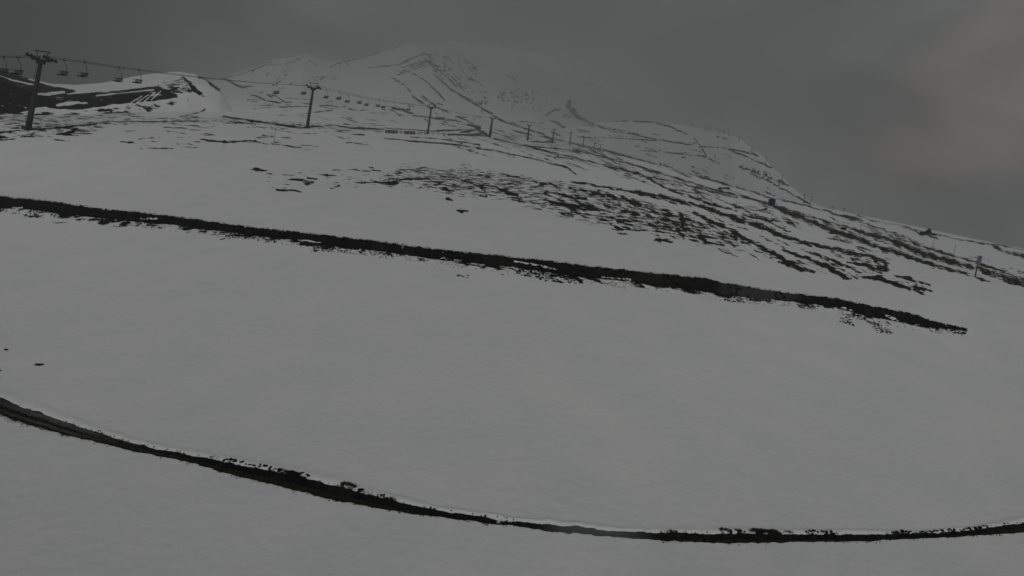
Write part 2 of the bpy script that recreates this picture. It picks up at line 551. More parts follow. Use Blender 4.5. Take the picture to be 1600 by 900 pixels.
# ------------------------------------------------------------------ bare ground: (u, v, half width) strokes in the photograph's pixels
STROKES = [l for l in '''
892,284,1;925,289,1.6;962,295,2;1000,302,3;1037,308,4;1062,315,4;1080,322,1
1000,272,1.2;1037,292,1.6;1075,307,2;1120,322,2;1150,329,1
1077,316,2;1112,329,3.5;1150,341,4.5;1187,354,4;1225,370,3;1275,384,2.4;1325,392,2;1382,407,3
1082,332,2;1105,344,3;1125,352,3.5;1150,365,3.5;1175,379,3;1207,395,4;1225,407,5;1250,419,5;1270,425,2
1222,390,.8;1250,400,2.5;1287,415,4.5;1327,435,4
1250,389,.8;1282,401,2.5;1312,412,2.6;1337,421,1.5
1322,410,2;1350,415,3.4;1385,422,3.6
1312,392,1.6;1350,399,2;1380,407,3.4;1385,415,3.6
1350,434,2;1375,435,4;1412,447,3.5;1445,461,1
1397,429,.8;1417,435,2.4;1450,445,2.2
1425,447,2;1437,450,3.4;1457,455,1
1210,352,1;1227,359,.8
1160,335,1.5;1190,342,2.4;1202,346,1.6;1215,340,1
1145,321,1;1185,329,1;1199,326,.8
1000,265,.8;1037,272,.9;1100,292,1.3;1140,302,1.7;1175,311,2;1202,319,2
1050,265,.7;1105,279,1;1175,300,.8;1225,314,.9;1275,325,1;1325,340,1;1400,365,1
1000,275,1.2;1050,282,1;1100,296,1.2;1150,309,1.2
1210,322,1.6;1230,332,3;1250,338,4;1275,350,4;1300,360,4;1325,368,3.6;1350,377,3.4;1375,387,3.4;1412,398,3;1437,407,3;1470,418,3.2;1500,425,2.4;1525,434,1.8;1545,440,1.2
1210,321,2;1275,341,1.5;1325,355,1.8;1350,364,2.6;1387,373,3.5;1425,390,4.5;1462,402,4.5;1500,412,4;1537,422,4;1600,442,4.5;1700,470,4
1387,368,1;1450,387,1.3;1525,410,1.6;1600,436,1.5
1560,436,.8;1600,447,1.5
1360,345,.7;1390,349,.9;1420,357,.9;1460,366,.9;1500,374,.9;1545,382,1.2;1575,394,2.2;1600,400,3.4;1700,430,4
1545,380,.7;1600,391,.9;1700,420,1
1312,336,1;1332,341,3.6;1347,345,1.6
1340,337,.7;1362,344,.8
1405,351,.6;1425,358,.8
1425,360,1;1437,364,2.2;1455,369,1.6;1465,374,.8
385,265,.6;402,265,2.3;417,266,.6
447,281,.7;467,281,2;480,285,3;492,284,.8
480,277,1.6;495,280,.8
495,274,.6;512,273,1.6;525,275,.7
430,296,.6;455,298,2;471,299,.7
515,295,.8;532,289,.8
520,266,.6;555,265,1;585,267,.6
552,285,.7;592,285,1.3;612,287,4;630,281,1.7;647,279,1.3;672,281,1.6;695,289,2;717,291,1.2
694,294,2.4;700,297,3.6;708,299,2
699,310,2.2;705,313,2.2
715,328,1;722,329,2.6;731,330,1.4
722,282,2;735,285,1.4;750,292,2.4;757,297,3.2
750,305,2;760,306,2
782,272,1.6;805,276,1.7;820,280,.8
745,289,1.6;775,291,1.6;790,299,3.3;807,305,4
800,313,1.6;815,314,1.6
845,285,1.6;860,287,3;868,291,1.5
852,299,1.5;880,305,2.4;915,311,3.3
860,316,3;885,321,5.5;917,325,5;945,329,2
890,332,1.6;905,332,1.6
890,294,1.5;925,300,2.3;975,312,2.5;1000,320,4
972,330,3;987,332,5;997,337,2
966,345,4;985,347,4.5
962,354,2;977,356,3;986,358,1
1024,375,1.6;1040,377,3.4;1054,380,.8
965,364,1;985,366,1.2
1062,336,3;1066,346,3.4;1068,357,3
1015,330,1;1045,336,1.6;1075,343,1;1110,352,1
1020,341,1;1050,346,1.4;1085,354,1.2;1120,363,1
1012,350,1;1045,355,1.4;1080,362,1.2;1110,370,1
1025,360,1;1060,366,1.4;1100,376,1.2;1135,383,1
0,207,1.9;25,204,1.6;87,200,1.6;150,194,1.1
90,210,2.2;110,207,3.6;120,201,2.2
110,209,1;142,209,.9
0,215,.9;30,213,.9;60,214,.6
160,190,.7;250,190,.8;350,189,.8;400,194,.9
217,217,.6;250,215,.7
188,222,.8;208,222,.8
262,224,.9;280,225,.9
220,232,.7;270,232,.7
310,217,.7;350,222,1.5;400,220,1.2
350,220,1.2;400,222,.9;445,227,.9;485,234,.8
402,215,.6;428,214,.6
350,182,1.4;400,190,1.5;437,195,1.6;470,200,1.2;520,195,1.1;550,200,1.6;570,200,2;600,202,.9
547,209,.8;570,211,.9
600,216,.7;650,221,1;700,225,1;750,231,1.2
642,214,.7;685,217,.7;750,226,1
705,225,.9;775,236,1.2;825,246,.9;887,262,1.2;900,272,1
820,227,1.6;850,235,1.3;900,247,.9;950,260,1.2;1000,272,1.6
772,216,.8;820,228,.9;900,235,.9;950,247,1.2;1000,260,.9;1050,276,1
942,234,1.5;1000,250,.9;1050,262,.9
920,234,.8;962,249,.9;1010,263,.9
800,204,1.1;850,214,1.1;887,222,1.1;937,234,1.2
830,222,.9;870,222,1.2
720,207,1.6;745,202,2.2;755,207,3.2;765,214,1.5
700,210,1;730,211,1.6;752,210,2.2
600,200,.7;675,205,1;740,202,1.2
617,170,.9;630,172,1.7;650,180,1.3;687,185,1.6;712,189,1.2;735,195,1.6;750,201,2.4
640,176,.6;668,183,.7;700,192,.7
690,193,.8;720,199,.9
345,123,1;375,116,.8;395,109,.8;425,97,.7
352,123,1.5;365,131,1.6;377,136,1.6;395,134,.8
447,100,.5;475,89,.8;495,102,.8
515,105,.8;535,97,1;567,90,.9;600,79,.8;632,69,.6
530,97,.6;532,106,.6
540,97,.6;547,104,.6
575,106,.8;620,102,1;642,92,.9;662,84,1.2;672,88,1.2
615,110,.6;662,95,.7
625,113,.7;667,96,.9
622,117,.6;655,104,.7
640,112,.6;668,101,.7
667,94,1.2;677,105,1.6;685,117,.9
645,115,.8;665,127,.9;682,142,1;695,157,.9
612,121,.8;635,135,1;647,152,1;665,166,.9
660,150,.8;687,170,1;725,186,.9;750,200,.9
677,115,.8;705,140,1.2;730,155,1.5;755,170,1.3;785,189,1.3;850,210,.8
672,97,1;700,122,.8;715,137,.8
680,98,.6;706,120,.7;722,138,.8
688,110,.6;712,135,.7
735,122,2;741,126,1.6
810,91,.7;825,102,.6;845,112,.6
792,117,.6;807,126,.7
880,118,.5;905,124,.5
913,130,.5;942,138,.6
890,157,1.6;887,166,2.6;897,175,4.2;902,182,3.4;912,187,1.6;927,195,.9;1000,210,.7
880,182,.9;890,176,1
886,184,.9;896,180,.9
852,181,.8;867,171,1.6;878,172,.9
857,187,.8;872,192,1.6;882,199,2
800,191,.6;830,190,.9;850,200,.7;875,212,.7
957,190,.8;982,189,.8;1020,191,1.1;1042,196,1;1072,209,.8
912,195,.8;962,204,.8;1012,215,1;1045,221,1.2;1077,226,.8
900,214,.6;975,216,.6;1025,220,.9
1000,235,.5;1052,239,.9;1102,245,.9
1092,229,.9;1125,230,.8;1162,237,.8;1185,244,1
1135,232,.8;1175,249,.9;1195,257,1.2;1206,262,1.6
1085,216,.7;1095,230,.7;1104,244,.8
1107,247,.8;1125,257,.8
1150,260,.7;1177,268,.8;1197,274,.9;1212,282,1.2;1220,283,1.2;1233,291,.8
1173,272,1;1194,279,.9;1215,290,1;1231,300,1.2;1247,309,1.2;1267,319,.9
1195,299,.8;1209,305,.7
1124,294,1.5;1139,295,2
1096,278,.8;1102,276,1.6;1109,278,.8
1160,296,1;1180,300,.8
1120,213,.5;1138,218,.6
248,135,1.5;258,144,3.6;276,151,2
284,118,1;294,128,2.4;304,138,3;312,146,2
311,121,1.6;318,123,1.8
318,121,1.2;330,132,2;342,140,2
270,137,1.2;280,137,1
280,182,.6;312,176,.8;322,170,.7
0,163,1;30,157,1
390,146,.8;415,157,1;440,162,.7
385,140,.7;430,150,.7;448,160,.6
400,140,.6;425,152,.6
430,168,.6;480,166,.6
470,178,.5;520,172,.5
500,165,.6;520,165,.6
5,546,.5;12,546,.7
0,578,1.2;2,578,1
'''.strip().splitlines()]
# polygons: density; then vertices (dark ground or scattered patches)
POLYS = [
    (1.0, 1.5, [(-60, 86), (0, 108), (30, 118), (60, 127), (92, 136), (122, 142), (104, 147), (130, 146), (180, 142), (249, 134), (262, 146), (276, 152), (240, 158), (180, 163), (130, 171),
                (112, 172), (60, 168), (30, 176), (-60, 186)]),
    (.42, 4, [(-40, 176), (90, 174), (250, 160), (330, 147), (338, 150), (250, 170), (200, 184), (100, 192), (-40, 198)]),
    (.40, 3, [(252, 128), (283, 115), (300, 143), (270, 151)]),
    (.46, 9, [(630, 258), (760, 264), (900, 286), (1010, 312), (1100, 340), (1195, 380), (1165, 396), (1030, 372), (900, 348), (790, 312), (690, 302), (590, 282)]),
    (.50, 8, [(930, 292), (1005, 312), (1110, 345), (1190, 380), (1165, 392), (1050, 372), (985, 352), (930, 322)]),
    (.20, 10, [(400, 262), (560, 262), (600, 285), (520, 300), (420, 300)]),
    (.36, 4, [(385, 142), (440, 160), (425, 172), (395, 170)]),
    (.44, 4, [(1330, 345), (1400, 362), (1470, 390), (1440, 395), (1380, 372)]),
    (.44, 5, [(1280, 382), (1390, 405), (1390, 430), (1340, 425)]),
    (.44, 5, [(1340, 428), (1440, 440), (1455, 455), (1400, 448)]),
    (.42, 4, [(1150, 256), (1215, 272), (1240, 298), (1180, 276)]),
    (.33, 5, [(700, 196), (790, 202), (900, 224), (960, 246), (1060, 274), (1170, 308), (1120, 312), (1000, 280), (880, 250), (760, 222)]),
    (.42, 5, [(-60, 192), (60, 190), (160, 189), (165, 198), (140, 212), (60, 216), (-60, 224)]),
    (.36, 3, [(160, 183), (300, 180), (340, 186), (330, 194), (160, 196)]),
    (.40, 4, [(330, 180), (420, 188), (600, 196), (600, 206), (480, 203), (330, 190)]),
]
# slumped patches under the bank
APRON = [(0, 335, 9), (100, 345, 10), (200, 356, 9), (260, 360, 4), (320, 366, 8), (400, 374, 6), (500, 386, 5), (580, 396, 5), (680, 410, 7), (780, 423, 7),
         (900, 441, 7), (1000, 450, 9), (1080, 462, 7), (1150, 474, 6), (1230, 484, 9), (1320, 492, 8), (1400, 510, 3), (1500, 522, 2)]


SNOW = [[(15, 124, .6), (55, 133, 1.0)], [(45, 124, .5), (88, 135, .8)], [(58, 147, 1.2), (76, 147, 2.2), (100, 144, 1.5)], [(90, 164, 1.5), (106, 162, 2.6), (122, 160, 1.2)], [(55, 171, 1), (72, 169, 2.2)],
        [(0, 118, .5), (30, 128, .6)], [(150, 150, .4), (240, 140, .5)], [(205, 160, .5), (222, 150, .5)], [(214, 160, .5), (232, 148, .5)], [(226, 158, .5), (243, 144, .5)], [(236, 156, .5), (252, 142, .5)]]


def parse(s):
    return [tuple(float(x) for x in p.split(',')) for p in s.split(';')]


STROKES = [parse(s) for s in STROKES]
_r = random.Random(5)


def ribs(n, poly_u, poly_top, poly_bot, ang, spread, lmin, lmax, hw):
    """short rock ribs on the mountain face"""
    for _ in range(n):
        u = _r.uniform(poly_u[0], poly_u[-1])
        v0, v1 = np.interp(u, poly_u, poly_top), np.interp(u, poly_u, poly_bot)
        v = _r.uniform(v0, v1)
        t = R(ang + _r.gauss(0, spread)); L = _r.uniform(lmin, lmax)
        k = _r.uniform(.6, 1.3) * hw
        m = (u + L * .5 * math.cos(t) + _r.uniform(-1, 1), v + L * .5 * math.sin(t) + _r.uniform(-1, 1), k)
        STROKES.append([(u, v, k * .6), m, (u + L * math.cos(t), v + L * math.sin(t), k * .5)])


ribs(60, [664, 690, 720, 750], [84, 80, 84, 96], [96, 125, 150, 165], 48, 10, 5, 20, .62)
ribs(26, [690, 720, 750], [80, 82, 90], [110, 120, 128], 80, 25, 3, 7, .7)
ribs(16, [610, 640, 668], [104, 94, 88], [116, 112, 108], -22, 7, 8, 22, .5)
ribs(46, [778, 800, 835], [142, 136, 136], [150, 172, 168], 50, 35, 3, 9, .8)
ribs(14, [735, 762], [148, 150], [158, 168], 60, 40, 3, 7, .7)
ribs(22, [380, 420, 520], [112, 100, 96], [140, 150, 130], -25, 12, 8, 26, .4)
ribs(22, [830, 880, 960], [120, 110, 120], [205, 200, 195], 20, 25, 3, 10, .5)
ribs(110, [690, 800, 950, 1100, 1230], [196, 204, 236, 280, 318], [228, 250, 272, 318, 372], 17, 4, 12, 60, .55)
ribs(70, [0, 150, 350, 600], [180, 178, 180, 192], [216, 226, 232, 222], 4, 5, 6, 40, .5)
ribs(80, [540, 640, 760, 900], [264, 252, 258, 272], [292, 300, 312, 346], 8, 8, 4, 16, .55)
ribs(70, [1200, 1300, 1400, 1600], [318, 336, 362, 425], [340, 375, 400, 445], 19, 3, 10, 50, .6)
ribs(50, [1060, 1200, 1400], [322, 360, 398], [372, 412, 440], 23, 5, 8, 36, .8)
ribs(40, [900, 1050, 1200], [196, 210, 262], [225, 262, 305], 14, 9, 6, 26, .45)
ribs(30, [385, 440, 520, 600], [150, 150, 160, 165], [176, 180, 190, 196], 8, 10, 8, 30, .4)
ribs(24, [600, 680, 760], [140, 150, 185], [190, 196, 205], 32, 10, 8, 24, .5)


def seg_d(U, V, p, q):
    du, dv = q[0] - p[0], q[1] - p[1]
    L2 = du * du + dv * dv + 1e-9
    t = np.clip(((U - p[0]) * du + (V - p[1]) * dv) / L2, 0, 1)
    return np.hypot(U - p[0] - t * du, V - p[1] - t * dv), t


def bare_field(U, V):
    F = np.zeros_like(U)
    th = np.where(U > 850, .33, .10) * np.clip(.4 + V / 700, .4, 1.2)
    grain = vnoise2((U + V * th) / 13, (V - U * th) / 1.9, 81, 3)
    wk = np.clip((V - 190) / 130, .22, 1)
    U = U + 7 * wk * vnoise2(U / 12, V / 5, 82, 4)
    V = V + 5 * wk * vnoise2(U / 10, V / 4, 83, 4)
    order = np.argsort(U)
    Us, Vs, Fs = U[order], V[order], np.zeros_like(U)
    for st in STROKES:
        for p, q in zip(st[:-1], st[1:]):
            m = 10
            i0, i1 = np.searchsorted(Us, [min(p[0], q[0]) - m, max(p[0], q[0]) + m])
            vv = Vs[i0:i1]
            k = np.nonzero((vv > min(p[1], q[1]) - m) & (vv < max(p[1], q[1]) + m))[0]
            if not len(k):
                continue
            d, t = seg_d(Us[i0:i1][k], vv[k], p, q)
            hw = p[2] + t * (q[2] - p[2])
            hw = np.where(hw < 1.6, hw * 1.0, hw * .85)
            e = np.where(hw < 1.6, .95 + .4 * hw, 1.1 + .75 * hw)
            val = np.clip(.5 + (hw - d) / (2 * e) + .12, 0, 1) * np.clip(.70 + .12 * hw, .78, .95)
            Fs[i0:i1][k] = np.maximum(Fs[i0:i1][k], val)
    for dens, soft, poly in POLYS:
        us = [p[0] for p in poly]
        i0, i1 = np.searchsorted(Us, [min(us) - 15, max(us) + 15])
        vv = Vs[i0:i1]
        vs_ = [p[1] for p in poly]
        k = np.nonzero((vv > min(vs_) - 15) & (vv < max(vs_) + 15))[0]
        if not len(k):
            continue
        uu, v2 = Us[i0:i1][k], vv[k]
        inside = np.zeros(len(k), bool)
        dmin = np.full(len(k), 1e9)
        for p, q in zip(poly, poly[1:] + poly[:1]):
            c = ((p[1] > v2) != (q[1] > v2)) & (uu < (q[0] - p[0]) * (v2 - p[1]) / (q[1] - p[1] + 1e-9) + p[0])
            inside ^= c
            dmin = np.minimum(dmin, seg_d(uu, v2, p, q)[0])
        sd = np.where(inside, dmin, -dmin)
        val = dens * smooth01(.5 + sd / (2 * soft))
        Fs[i0:i1][k] = np.maximum(Fs[i0:i1][k], val)
    for st in SNOW:
        for p, q in zip(st[:-1], st[1:]):
            i0, i1 = np.searchsorted(Us, [min(p[0], q[0]) - 6, max(p[0], q[0]) + 6])
            d, t = seg_d(Us[i0:i1], Vs[i0:i1], p, q)
            Fs[i0:i1] *= 1 - np.clip(.7 + (p[2] + t * (q[2] - p[2]) - d) / 1.6, 0, 1)
    F[order] = Fs
    return np.clip(F * (1 + 1.35 * grain), 0, 1)


def grid_mesh(name, X, Y, Z, mat, attrs):
    nr, nc = X.shape
    me = bpy.data.meshes.new(name)
    co = np.stack([X, Y, Z], -1).reshape(-1, 3).astype(np.float32)
    idx = np.arange(nr * nc).reshape(nr, nc)
    q = np.stack([idx[:-1, :-1], idx[:-1, 1:], idx[1:, 1:], idx[1:, :-1]], -1).reshape(-1, 4)
    me.vertices.add(len(co)); me.vertices.foreach_set('co', co.ravel())
    me.loops.add(q.size); me.loops.foreach_set('vertex_index', q.ravel().astype(np.int32))
    me.polygons.add(len(q))
    me.polygons.foreach_set('loop_start', np.arange(0, q.size, 4, dtype=np.int32))
    me.polygons.foreach_set('use_smooth', np.ones(len(q), bool))
    me.update(calc_edges=True)
    for k, A in attrs.items():
        at = me.attributes.new(k, 'FLOAT', 'POINT')
        at.data.foreach_set('value', A.reshape(-1).astype(np.float32))
    me.materials.append(mat)
    return link_mesh(name, me)


# ------------------------------------------------------------------ main snow slope
M['slope'] = snow_ground('snow_slope', .9, .085, 2.2, .4)
M['hill'] = snow_ground('snow_hill', .25, .10, .25, .25)
M['mountain'] = snow_ground('snow_mountain', .06, .12, .06, .3)

NC = 1180
A_ = np.linspace(-1.05, 1.02, NC)
yb_, y0_, y1_ = at_bear(YB_G, A_), at_bear(YTB_G, A_), at_bear(YTT_G, A_)


def ramp(lo, hi, n):
    t = np.linspace(0, 1, n, endpoint=False)[:, None]
    return 1 / ((1 - t) / lo + t / hi)


rows = [ramp(np.full(NC, 2.5), y0_ - .35, 90),
        (y0_ - .35) + (y1_ - y0_ + .85) * np.linspace(0, 1, 64, endpoint=False)[:, None],
        ramp(y1_ + .5, yb_ - 2.2, 130),
        ramp(yb_ - 2.2, yb_ - .25, 40),
        (yb_ - .25) + .85 * np.linspace(0, 1, 36, endpoint=False)[:, None],
        ramp(yb_ + .6, np.full(NC, 1150.0), 330)]
Yg = np.concatenate(rows, 0)
Xg = A_[None, :] * Yg
near_fan = np.clip((9 - Yg) / 9, 0, 1)          # keep the sheet wide close to the mast
Xg = Xg + A_[None, :] * near_fan * 8
Zg = z_main(Xg.ravel(), Yg.ravel()).reshape(Xg.shape)
Ug, Vg = pix(Xg, Yg, Zg)
F = bare_field(Ug.ravel(), Vg.ravel()).reshape(Xg.shape)
ag = Xg / np.maximum(Yg, 6)
# bank face and its apron
yb = at_bear(YB_G, ag); hb = at_bear(BH_G, ag)
tb = (Yg - yb) / BW
face = smooth01((tb + .22) / .3) * smooth01((1.12 - tb) / .2) * (hb > .06)
F = np.maximum(F, face)
ap_u = [p[0] for p in APRON]
ap_w = np.interp(Ug, ap_u, [p[2] for p in APRON])
bb_u = np.interp(Ug, [p[0] for p in BANK_BOT], [p[1] for p in BANK_BOT])
below = (Vg - bb_u) / np.maximum(ap_w * 2.0, 1)
F = np.maximum(F, .50 * (1 + .8 * vnoise2(Ug / 50, Vg / 30, 93, 2)) * (below > -.4) * np.clip(1.15 - np.maximum(below, 0), 0, 1) * (Ug < 1525) * (hb > .06))
# track bed
y0 = at_bear(YTB_G, ag); y1 = at_bear(YTT_G, ag); w = np.maximum(y1 - y0, .12)
q = (Yg - y0) / w
bed = smooth01((q + .12) / .22) * smooth01((1.08 - q) / .16)
F = np.maximum(F, bed * .98)
crumbs = np.interp(Ug, [0, 240, 300, 420, 600, 700, 1000, 1020, 1150, 1330, 1420, 1600],
                   [0, 0, .36, .42, .38, 0, 0, .34, .42, .42, .36, .4])
F = np.maximum(F, crumbs * smooth01((q - .6) / .3) * smooth01((2.1 - q) / 1.0))
D = np.zeros_like(F)
D = np.maximum(D, .12 * smooth01((Ug - 830) / 70) * smooth01((1040 - Ug) / 90) * (Vg > 780))  # pale lens smear painted into the track colour
D = np.maximum(D, .05 * smooth01((Ug - 1110) / 40) * smooth01((1270 - Ug) / 60) * (Vg > 430) * (Vg < 480) * (np.abs(tb) < 4))  # fainter lens smear painted into the bank colour
stripe = np.clip(1.6 * vnoise2(q * 5.5 + .4 * vnoise2(Xg * .6, Yg * .6, 91, 2), Xg * .12, 92, 2), 0, 1)
D = np.maximum(D, .16 * stripe * (np.abs(q - .5) < .6) * smooth01((420 - Ug) / 200))
O = np.zeros_like(F)
O = np.maximum(O, .8 * (q > -1) * (q < .45) * (Vg > 560))
O = np.maximum(O, .5 * smooth01((Ug - 900) / 100) * (Vg > 255) * (Vg < 440))
# tongues of snow lying over the bank
_wu, _wv = Ug + 4 * vnoise2(Ug / 12, Vg / 6, 95, 3), Vg + 3 * vnoise2(Ug / 9, Vg / 5, 96, 3)
for st in ([(1290, 485, 3), (1322, 484, 3.5), (1338, 491, 1)], [(1384, 493, 1.2), (1398, 500, 1.8), (1410, 509, 1.4)], [(1470, 514, 1), (1500, 519, 1.2)], [(805, 408, .5), (850, 417, .9), (870, 422, .5)],
           [(218, 342, .6), (246, 342, .8)], [(20, 324, .6), (34, 324, .8)], [(690, 404, .5), (720, 408, .8)], [(940, 433, .6), (985, 437, 1.0)], [(462, 374, .4), (500, 379, .6)]):
    for p_, q_ in zip(st[:-1], st[1:]):
        d_, t_ = seg_d(_wu, _wv, p_, q_)
        F = F * (1 - np.clip(.75 + (p_[2] + t_ * (q_[2] - p_[2]) - d_) / 1.5, 0, 1))
slope = grid_mesh('snow_slope', Xg, Yg, Zg, M['slope'], {'bare': F, 'dust_and_smear': D, 'olive': O})
tag(slope, 'wide snow covered hillside crossed by a dark earth bank and a rutted track', 'ground', kind='structure')


# ------------------------------------------------------------------ hills behind: skyline sheets
def sheet(name, mat, sky_pts, base_v, y_base, y_sky, nrow, ncol, relief, rscale, seed, label, cat, shape=1.0, back=.25, face=None):
    """a hillside rising from base_v at y_base to its skyline at y_sky, then falling away behind"""
    us = np.array([p[0] for p in sky_pts], float); vv = np.array([p[1] for p in sky_pts], float)
    uu = np.linspace(us[0], us[-1], ncol)
    vsky = np.interp(uu, us, vv)
    vsky = blur(vsky[None, :], 8, 1)[0]
    a, bs = np.array([ab(u, v) for u, v in zip(uu, vsky)]).T
    vb = np.interp(uu, [p[0] for p in base_v], [p[1] for p in base_v])
    bb = np.array([ab(u, v)[1] for u, v in zip(uu, vb)])
    ysk = np.interp(uu, [p[0] for p in y_sky], [p[1] for p in y_sky])
    yba = np.interp(uu, [p[0] for p in y_base], [p[1] for p in y_base])
    t = np.linspace(0, 1, nrow)[:, None]
    B = bb + (bs - bb) * t
    Yt = yba * (ysk / yba) ** (t ** shape)
    if face is not None:
        Yt = face(uu, t, yba, ysk, B)
    # behind the crest
    tb = np.linspace(0, 1, max(10, nrow // 6))[1:, None]
    Yk = ysk * (1 + back * tb)
    Bk = bs + 0 * tb
    zk = EYE + bs * ysk - (ysk * back * tb) * .25 * (.3 + tb)
    Y = np.concatenate([Yt, Yk], 0)
    Z = np.concatenate([EYE + B * Yt, zk], 0)
    X = a * Y
    rel = vnoise2(X / rscale, Y / rscale * .7, seed, 5)
    rid = .5 - np.abs(vnoise2(X / rscale * .6 + 9, Y / rscale * .4, seed + 1, 4))
    env = np.concatenate([np.minimum(1, np.minimum(t / .08, (1 - t) / .06 + .25)), np.ones_like(tb)], 0)
    Z = Z + relief * (rel + .6 * (rid - .35)) * env
    U, V = pix(X, Y, Z)
    F = bare_field(U.ravel(), V.ravel()).reshape(X.shape)
    o = grid_mesh(name, X, Y, Z, mat, {'bare': F, 'dust_and_smear': F * 0, 'olive': F * 0})
    tag(o, label, cat, kind='structure')
    return o, dict(U=U, V=V, X=X, Y=Y, Z=Z, nrow=nrow)


def mound_face(uu, t, yba, ysk, B):
    # a steep cut face, then a flatter snow top
    k = np.interp(uu, [-100, 0, 100, 250, 345], [.95, .8, .55, .55, .9])
    near = yba + (t / k) * 9.0
    far = yba + 9 + (ysk - yba - 9) * np.clip((t - k) / (1 - k + 1e-3), 0, 1) ** 1.2
    return np.where(t < k, near, far)


mound, mound_g = sheet('snow_mound', M['hill'],
                       [(-160, 78), (-60, 92), (0, 108), (40, 120), (80, 130), (120, 132), (160, 129), (200, 121), (240, 115), (280, 112), (305, 116), (325, 126), (345, 143), (365, 178), (400, 205)],
                       [(-160, 214), (0, 196), (100, 190), (200, 184), (300, 176), (345, 185), (400, 215)],
                       [(-160, 128), (0, 130), (200, 150), (375, 185)], [(-160, 200), (0, 210), (200, 260), (375, 240)],
                       150, 420, 2.2, 22, 21, 'low snowy mound with a dark cut earth face at the left', 'hill', face=mound_face)
hill, hill_g = sheet('snow_hill', M['hill'],
                     [(820, 215), (880, 199), (930, 192), (985, 188), (1030, 191), (1070, 196), (1110, 203), (1150, 214), (1185, 238), (1206, 260), (1235, 290), (1262, 313), (1300, 328),
                      (1350, 342), (1420, 362)],
                     [(820, 235), (930, 250), (1100, 300), (1200, 330), (1300, 355), (1420, 385)],
                     [(820, 1010), (960, 900), (1420, 300)], [(820, 1150), (960, 1050), (1206, 660), (1300, 500), (1420, 420)],
                     140, 560, 5, 45, 31, 'smooth snow ridge with a row of small lift poles on its skyline', 'hill')
mtn, mtn_g = sheet('mountain', M['mountain'],
                   [(140, 168), (250, 146), (345, 121), (395, 106), (430, 95), (455, 94), (478, 89), (500, 100), (530, 98), (567, 89), (600, 79), (640, 67), (700, 64), (770, 70),
                    (830, 82), (880, 100), (945, 130), (1000, 170), (1035, 200), (1085, 228), (1150, 250), (1260, 335), (1420, 390)],
                   [(140, 190), (350, 185), (500, 200), (700, 222), (850, 240), (1000, 262), (1200, 345), (1420, 410)],
                   [(140, 380), (500, 420), (700, 480), (800, 560), (850, 690), (890, 800), (930, 1000), (1420, 1100)], [(140, 1000), (450, 1400), (640, 1750), (700, 2600), (760, 3700), (820, 4400), (1060, 4400), (1150, 3300), (1420, 1800)],
                   300, 820, 26, 170, 41, 'snow covered mountain with dark rock ribs fading up into cloud', 'mountain', shape=1.15, back=.03)


def on_sheet(g, u, v):
    n = g['nrow']
    d = (g['U'][:n] - u) ** 2 + (g['V'][:n] - v) ** 2
    i = np.unravel_index(np.argmin(d), d.shape)
    return float(g['X'][i]), float(g['Y'][i]), float(g['Z'][i])


def ground(X, Y):
    return float(z_main(np.array([X]), np.array([Y]))[0])


def seen(u, v):
    return hit(u, v, z_main)


# ------------------------------------------------------------------ loose earth, clods and dead grass (nobody could count them)
PHI = (1 + 5 ** .5) / 2
ICO_V = np.array([(-1, PHI, 0), (1, PHI, 0), (-1, -PHI, 0), (1, -PHI, 0), (0, -1, PHI), (0, 1, PHI), (0, -1, -PHI), (0, 1, -PHI), (PHI, 0, -1), (PHI, 0, 1), (-PHI, 0, -1), (-PHI, 0, 1)]) / 1.9
ICO_F = np.array([(0, 11, 5), (0, 5, 1), (0, 1, 7), (0, 7, 10), (0, 10, 11), (1, 5, 9), (5, 11, 4), (11, 10, 2), (10, 7, 6), (7, 1, 8), (3, 9, 4), (3, 4, 2), (3, 2, 6), (3, 6, 8), (3, 8, 9), (4, 9, 5),
                  (2, 4, 11), (6, 2, 10), (8, 6, 7), (9, 8, 1)])


def tri_mesh(name, V, F, mat):
    me = bpy.data.meshes.new(name)
    me.vertices.add(len(V)); me.vertices.foreach_set('co', V.astype(np.float32).ravel())
    me.loops.add(F.size); me.loops.foreach_set('vertex_index', F.astype(np.int32).ravel())
    me.polygons.add(len(F)); me.polygons.foreach_set('loop_start', np.arange(0, F.size, 3, dtype=np.int32))
    me.update(calc_edges=True)
    me.materials.append(mat)
    return link_mesh(name, me)


def clods(name, X, Y, size, mat, flat=.6):
    n = len(X)
    Z = z_main(X, Y)
    j = 1 + .35 * rng.standard_normal((n, 12, 1)).clip(-1.5, 1.5)
    sc = size[:, None, None] * np.stack([rng.uniform(.8, 1.5, n), rng.uniform(.8, 1.3, n), rng.uniform(flat * .7, flat * 1.3, n)], -1)[:, None, :]
    th = rng.uniform(0, 6.28, n)
    V = ICO_V[None] * j * sc
    c, s = np.cos(th)[:, None], np.sin(th)[:, None]
    V = np.stack([V[..., 0] * c - V[..., 1] * s, V[..., 0] * s + V[..., 1] * c, V[..., 2]], -1)
    V += np.stack([X, Y, Z + size * .1], -1)[:, None, :]
    F = ICO_F[None] + (np.arange(n) * 12)[:, None, None]
    return tri_mesh(name, V.reshape(-1, 3), F.reshape(-1, 3), mat)


